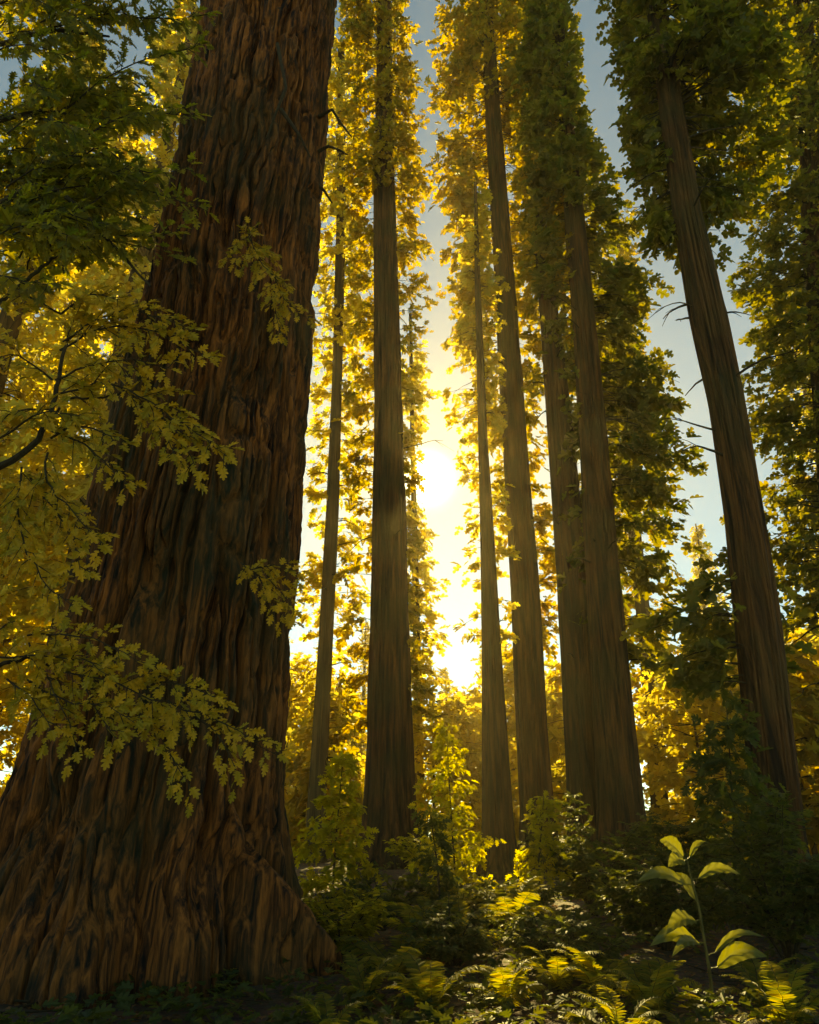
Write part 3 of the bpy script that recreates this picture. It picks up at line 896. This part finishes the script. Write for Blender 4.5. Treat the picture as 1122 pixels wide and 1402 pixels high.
# ------------------------------------------------------------------ ferns
def frond_mesh(L, seed):
    rng = np.random.default_rng(seed)
    g = Geo()
    t = np.linspace(0, 1, 22)
    pts = np.stack([t * L * .86, rng.normal(0, .01, 22).cumsum() * L, L * (.95 * t - .72 * t ** 2.3)], 1)
    g.tube(pts, np.linspace(.006, .0015, 22), 4, 1)
    tg = np.gradient(pts, axis=0)
    pos, fwd, nrm, siz = [], [], [], []
    for i in range(2, 34):
        f = i / 34
        p = np.array([np.interp(f, t, pts[:, k]) for k in range(3)])
        d = np.array([np.interp(f, t, tg[:, k]) for k in range(3)]); d /= np.linalg.norm(d)
        lat = np.cross(d, UP); lat /= np.linalg.norm(lat)
        w = L * .165 * math.sin(math.pi * min(1, .16 + .86 * f)) ** .8 + .012
        for sg in (1, -1):
            pos.append(p); fwd.append(lat * sg + d * .45 + UP * rng.normal(-.12, .08)); nrm.append(np.cross(lat, d) + rng.normal(0, .2, 3)); siz.append(w * rng.uniform(.9, 1.1))
    g.leaves(np.array(pos), np.array(fwd), np.array(nrm), np.array(siz), PINNA, 0)
    o = g.build("frond", [M_FERN, M_TWIG])
    me = o.data
    bpy.data.objects.remove(o)
    return me


FRONDS = [frond_mesh(1.0, 71), frond_mesh(1.0, 72), frond_mesh(1.0, 73)]


def fern(label, px, py, d, size, n, seed):
    rng = np.random.default_rng(seed)
    x = P(px, py, d)[0]
    root = empty("fern", (x, d, float(gz(x, d))))
    tag(root, label, "fern", "ferns on the forest floor")
    for i in range(n):
        f = bpy.data.objects.new("frond", FRONDS[i % 3])
        COL.objects.link(f); f.parent = root
        f.rotation_euler = (rng.normal(0, .14), rng.uniform(-.6, .2), i / n * 2 * math.pi + rng.normal(0, .2))
        s = size * rng.uniform(.75, 1.15)
        f.scale = (s, s, s)


for k, (lab, px, py, d, s, n) in enumerate([
    ("bright tipped fern at the foot of the central trunk", 575, 1230, 14.5, 1.25, 11),
    ("fern with a pale frond reaching to the thin redwood", 640, 1250, 13.5, 1.2, 11),
    ("large fern low in the middle of the clearing", 590, 1330, 10.5, 1.0, 12),
    ("fern close to the giant root's right side", 500, 1320, 10.8, .9, 11),
    ("fern in the shade below the fused trunks", 760, 1290, 11.5, .9, 11),
    ("pale sunlit fern left of the broad leaved plant", 880, 1260, 10.2, 1.0, 12),
    ("small fern under the broad leaved plant", 930, 1350, 8.8, .6, 10),
    ("dark fern in the lower right corner", 1070, 1330, 9.4, .9, 11),
    ("fern below the small dark shrub", 690, 1320, 10.6, .8, 11),
    ("fern at the bottom edge beside the giant's root", 450, 1390, 9.0, .7, 10),
    ("fern between the golden shrub and the large fern", 540, 1280, 12.2, 1.2, 12),
    ("fern in front of the thin redwood's foot", 700, 1240, 15.5, 1.3, 12),
    ("fern beside the small dark shrub in the lower middle", 820, 1300, 11.0, 1.0, 12),
    ("fern at the lower edge below the pale sunlit fern", 850, 1395, 9.0, .8, 11),
    ("fern to the right of the broad leaved plant", 1030, 1280, 10.9, .9, 11),
    ("fern in front of the spire shaped sapling", 620, 1200, 16.5, 1.35, 12),
]):
    fern(lab, px, py, d, s, n, 100 + k)


# ------------------------------------------------------------------ the broad leaved plant in front
def build_broadleaf():
    d = 10.7
    root = empty("leafy_plant")
    tag(root, "upright plant with large smooth oval leaves in the lower right foreground", "plant")
    sp = [(980, 1400), (972, 1330), (965, 1290), (957, 1240), (946, 1200), (941, 1178)]
    pts = np.array([P(x, y, d) for x, y in sp]); pts[0, 2] = float(gz(pts[0, 0], d)) - .05
    g = Geo()
    t = np.linspace(0, 1, 24); cu = np.linspace(0, 1, len(pts))
    sm = np.stack([np.interp(t, cu, pts[:, i]) for i in range(3)], 1)
    for _ in range(2): sm[1:-1] = (sm[:-2] + 2 * sm[1:-1] + sm[2:]) / 4
    g.tube(sm, np.linspace(.024, .010, 24), 10)
    stem_m = bark_mat("green_stem", [(.05, .04, .012), (.10, .075, .02), (.14, .11, .03), (.07, .08, .02)], (30, 30, 6), .2, 80, .002)
    g.build("stem", stem_m, root, smooth=True)
    # start pixel, tip pixel, width in px, depth change towards the camera
    L = [((941, 1178), (903, 1148), 27, -.05), ((941, 1178), (915, 1185), 26, -.16), ((941, 1176), (967, 1150), 12, .1), ((948, 1210), (872, 1203), 22, -.1), ((948, 1205), (1014, 1194), 20, -.12),
         ((959, 1262), (912, 1275), 30, -.2), ((966, 1293), (890, 1290), 28, -.18), ((966, 1292), (920, 1306), 18, -.3), ((990, 1310), (1045, 1278), 14, -.15), ((985, 1330), (1050, 1305), 30, -.3), ((955, 1235), (925, 1192), 20, .12)]
    for i, (a, b, w, dz) in enumerate(L):
        p0 = P(a[0], a[1], d); p1 = P(b[0], b[1], d + dz)
        k = np.argmin(np.linalg.norm(sm - p0, axis=1)); p0 = sm[k]
        ax = p1 - p0; ln = np.linalg.norm(ax); f = ax / ln
        view = np.array([0, -1, .35 + .25 * (i % 3)])
        side = np.cross(f, view); side /= np.linalg.norm(side); nn = np.cross(side, f)
        wm = w / 2 * .86 * S(1230, d)
        pet = .14
        nu, nv = 9, 49
        q = Geo()
        vv = np.linspace(0, 1, nv)
        prof = np.sin(math.pi * vv ** .85) ** .75 * (1 - .25 * vv); prof[0] = prof[-1] = 0.02
        rows = []
        for jv, v in enumerate(vv):
            c = p0 + f * ln * (pet + (1 - pet) * v) + UP * ln * (.16 * math.sin(math.pi * v) - .05 * v)
            row = []
            for uu in np.linspace(-1, 1, nu):
                z = .22 * abs(uu) - .05 * math.cos(uu * 3) + .17 * math.sin(v * 34 - abs(uu) * 6) * abs(uu) * (1 - .4 * abs(uu))
                row.append(c + side * uu * wm * prof[jv] + nn * z * wm * prof[jv])
            rows.append(row)
        q.grid(np.array(rows))
        q.tube(np.array([p0, p0 + f * ln * pet * .5 + UP * .008, p0 + f * ln * pet, np.array(rows)[14, 4] - nn * .002, np.array(rows)[34, 4] - nn * .002]), [.007, .006, .006, .004, .002], 6)
        q.build("leaf", M_BROAD, root, smooth=True)
    b = Vector(tuple(sm[0]))
    root.location = b
    for ch in root.children: ch.location = -b


build_broadleaf()


# ------------------------------------------------------------------ ground cover and litter
def build_cover():
    rng = np.random.default_rng(81)
    g = Geo()
    n = 5200
    y = 6.5 + 40 * rng.random(n) ** 1.6
    x = (rng.random(n) * 2 - 1) * (y * .62 + 2)
    m = vnoise(x * .5 + 70, y * .5 + 70, 9) > .38
    x, y = x[m], y[m]
    z = gz(x, y)
    gx, gd = -4.35, 13.6
    keep = np.hypot(x - gx, y - gd) > 2.5
    x, y, z = x[keep], y[keep], z[keep]
    n = len(x)
    pos, fwd, nrm, siz = [], [], [], []
    for k in range(5):
        a = rng.uniform(0, 2 * math.pi, n)
        h = rng.uniform(.04, .26, n)
        r = rng.uniform(0, .14, n)
        pos.append(np.stack([x + np.cos(a) * r, y + np.sin(a) * r, z + h], 1))
        fwd.append(np.stack([np.cos(a), np.sin(a), rng.normal(.1, .3, n)], 1))
        nrm.append(UP + rng.normal(0, .4, (n, 3))); siz.append(rng.uniform(.08, .2, n) * (1 + y * .012))
    g.leaves(np.concatenate(pos), np.concatenate(fwd), np.concatenate(nrm), np.concatenate(siz), OAK)
    o = g.build("ground_cover", M_SHRUB)
    tag(o, "low leafy ground cover between the ferns", "ground cover", kind="stuff")
    g = Geo()
    n = 12000
    y = 5 + 22 * rng.random(n) ** 1.4; x = (rng.random(n) * 2 - 1) * (y * .62 + 2)
    a = rng.uniform(0, 2 * math.pi, n)
    g.leaves(np.stack([x, y, gz(x, y) + rng.uniform(.03, .06, n)], 1), np.stack([np.cos(a), np.sin(a), rng.normal(0, .15, n)], 1), UP + rng.normal(0, .25, (n, 3)), rng.uniform(.05, .13, n), SMALL)
    for _ in range(420):
        ty = 5.5 + 14 * rng.random(); tx = (rng.random() * 2 - 1) * (ty * .6 + 1); a = rng.uniform(0, 2 * math.pi); L = rng.uniform(.15, .9)
        k = np.linspace(-.5, .5, 5); px = tx + math.cos(a) * L * k + rng.normal(0, .03 * L, 5); py = ty + math.sin(a) * L * k + rng.normal(0, .03 * L, 5)
        g.tube(np.stack([px, py, gz(px, py) + .06 + rng.uniform(0, .04)], 1), np.linspace(1, .4, 5) * rng.uniform(.006, .018), 5, 1)
    o = g.build("leaf_litter", [ leaf_mat("dry_leaf", (.17, .085, .028), (.2, .09, .02), .25, .7, .5), M_TWIG])
    tag(o, "dry brown fallen leaves on the forest floor", "leaf litter", kind="stuff")


build_cover()
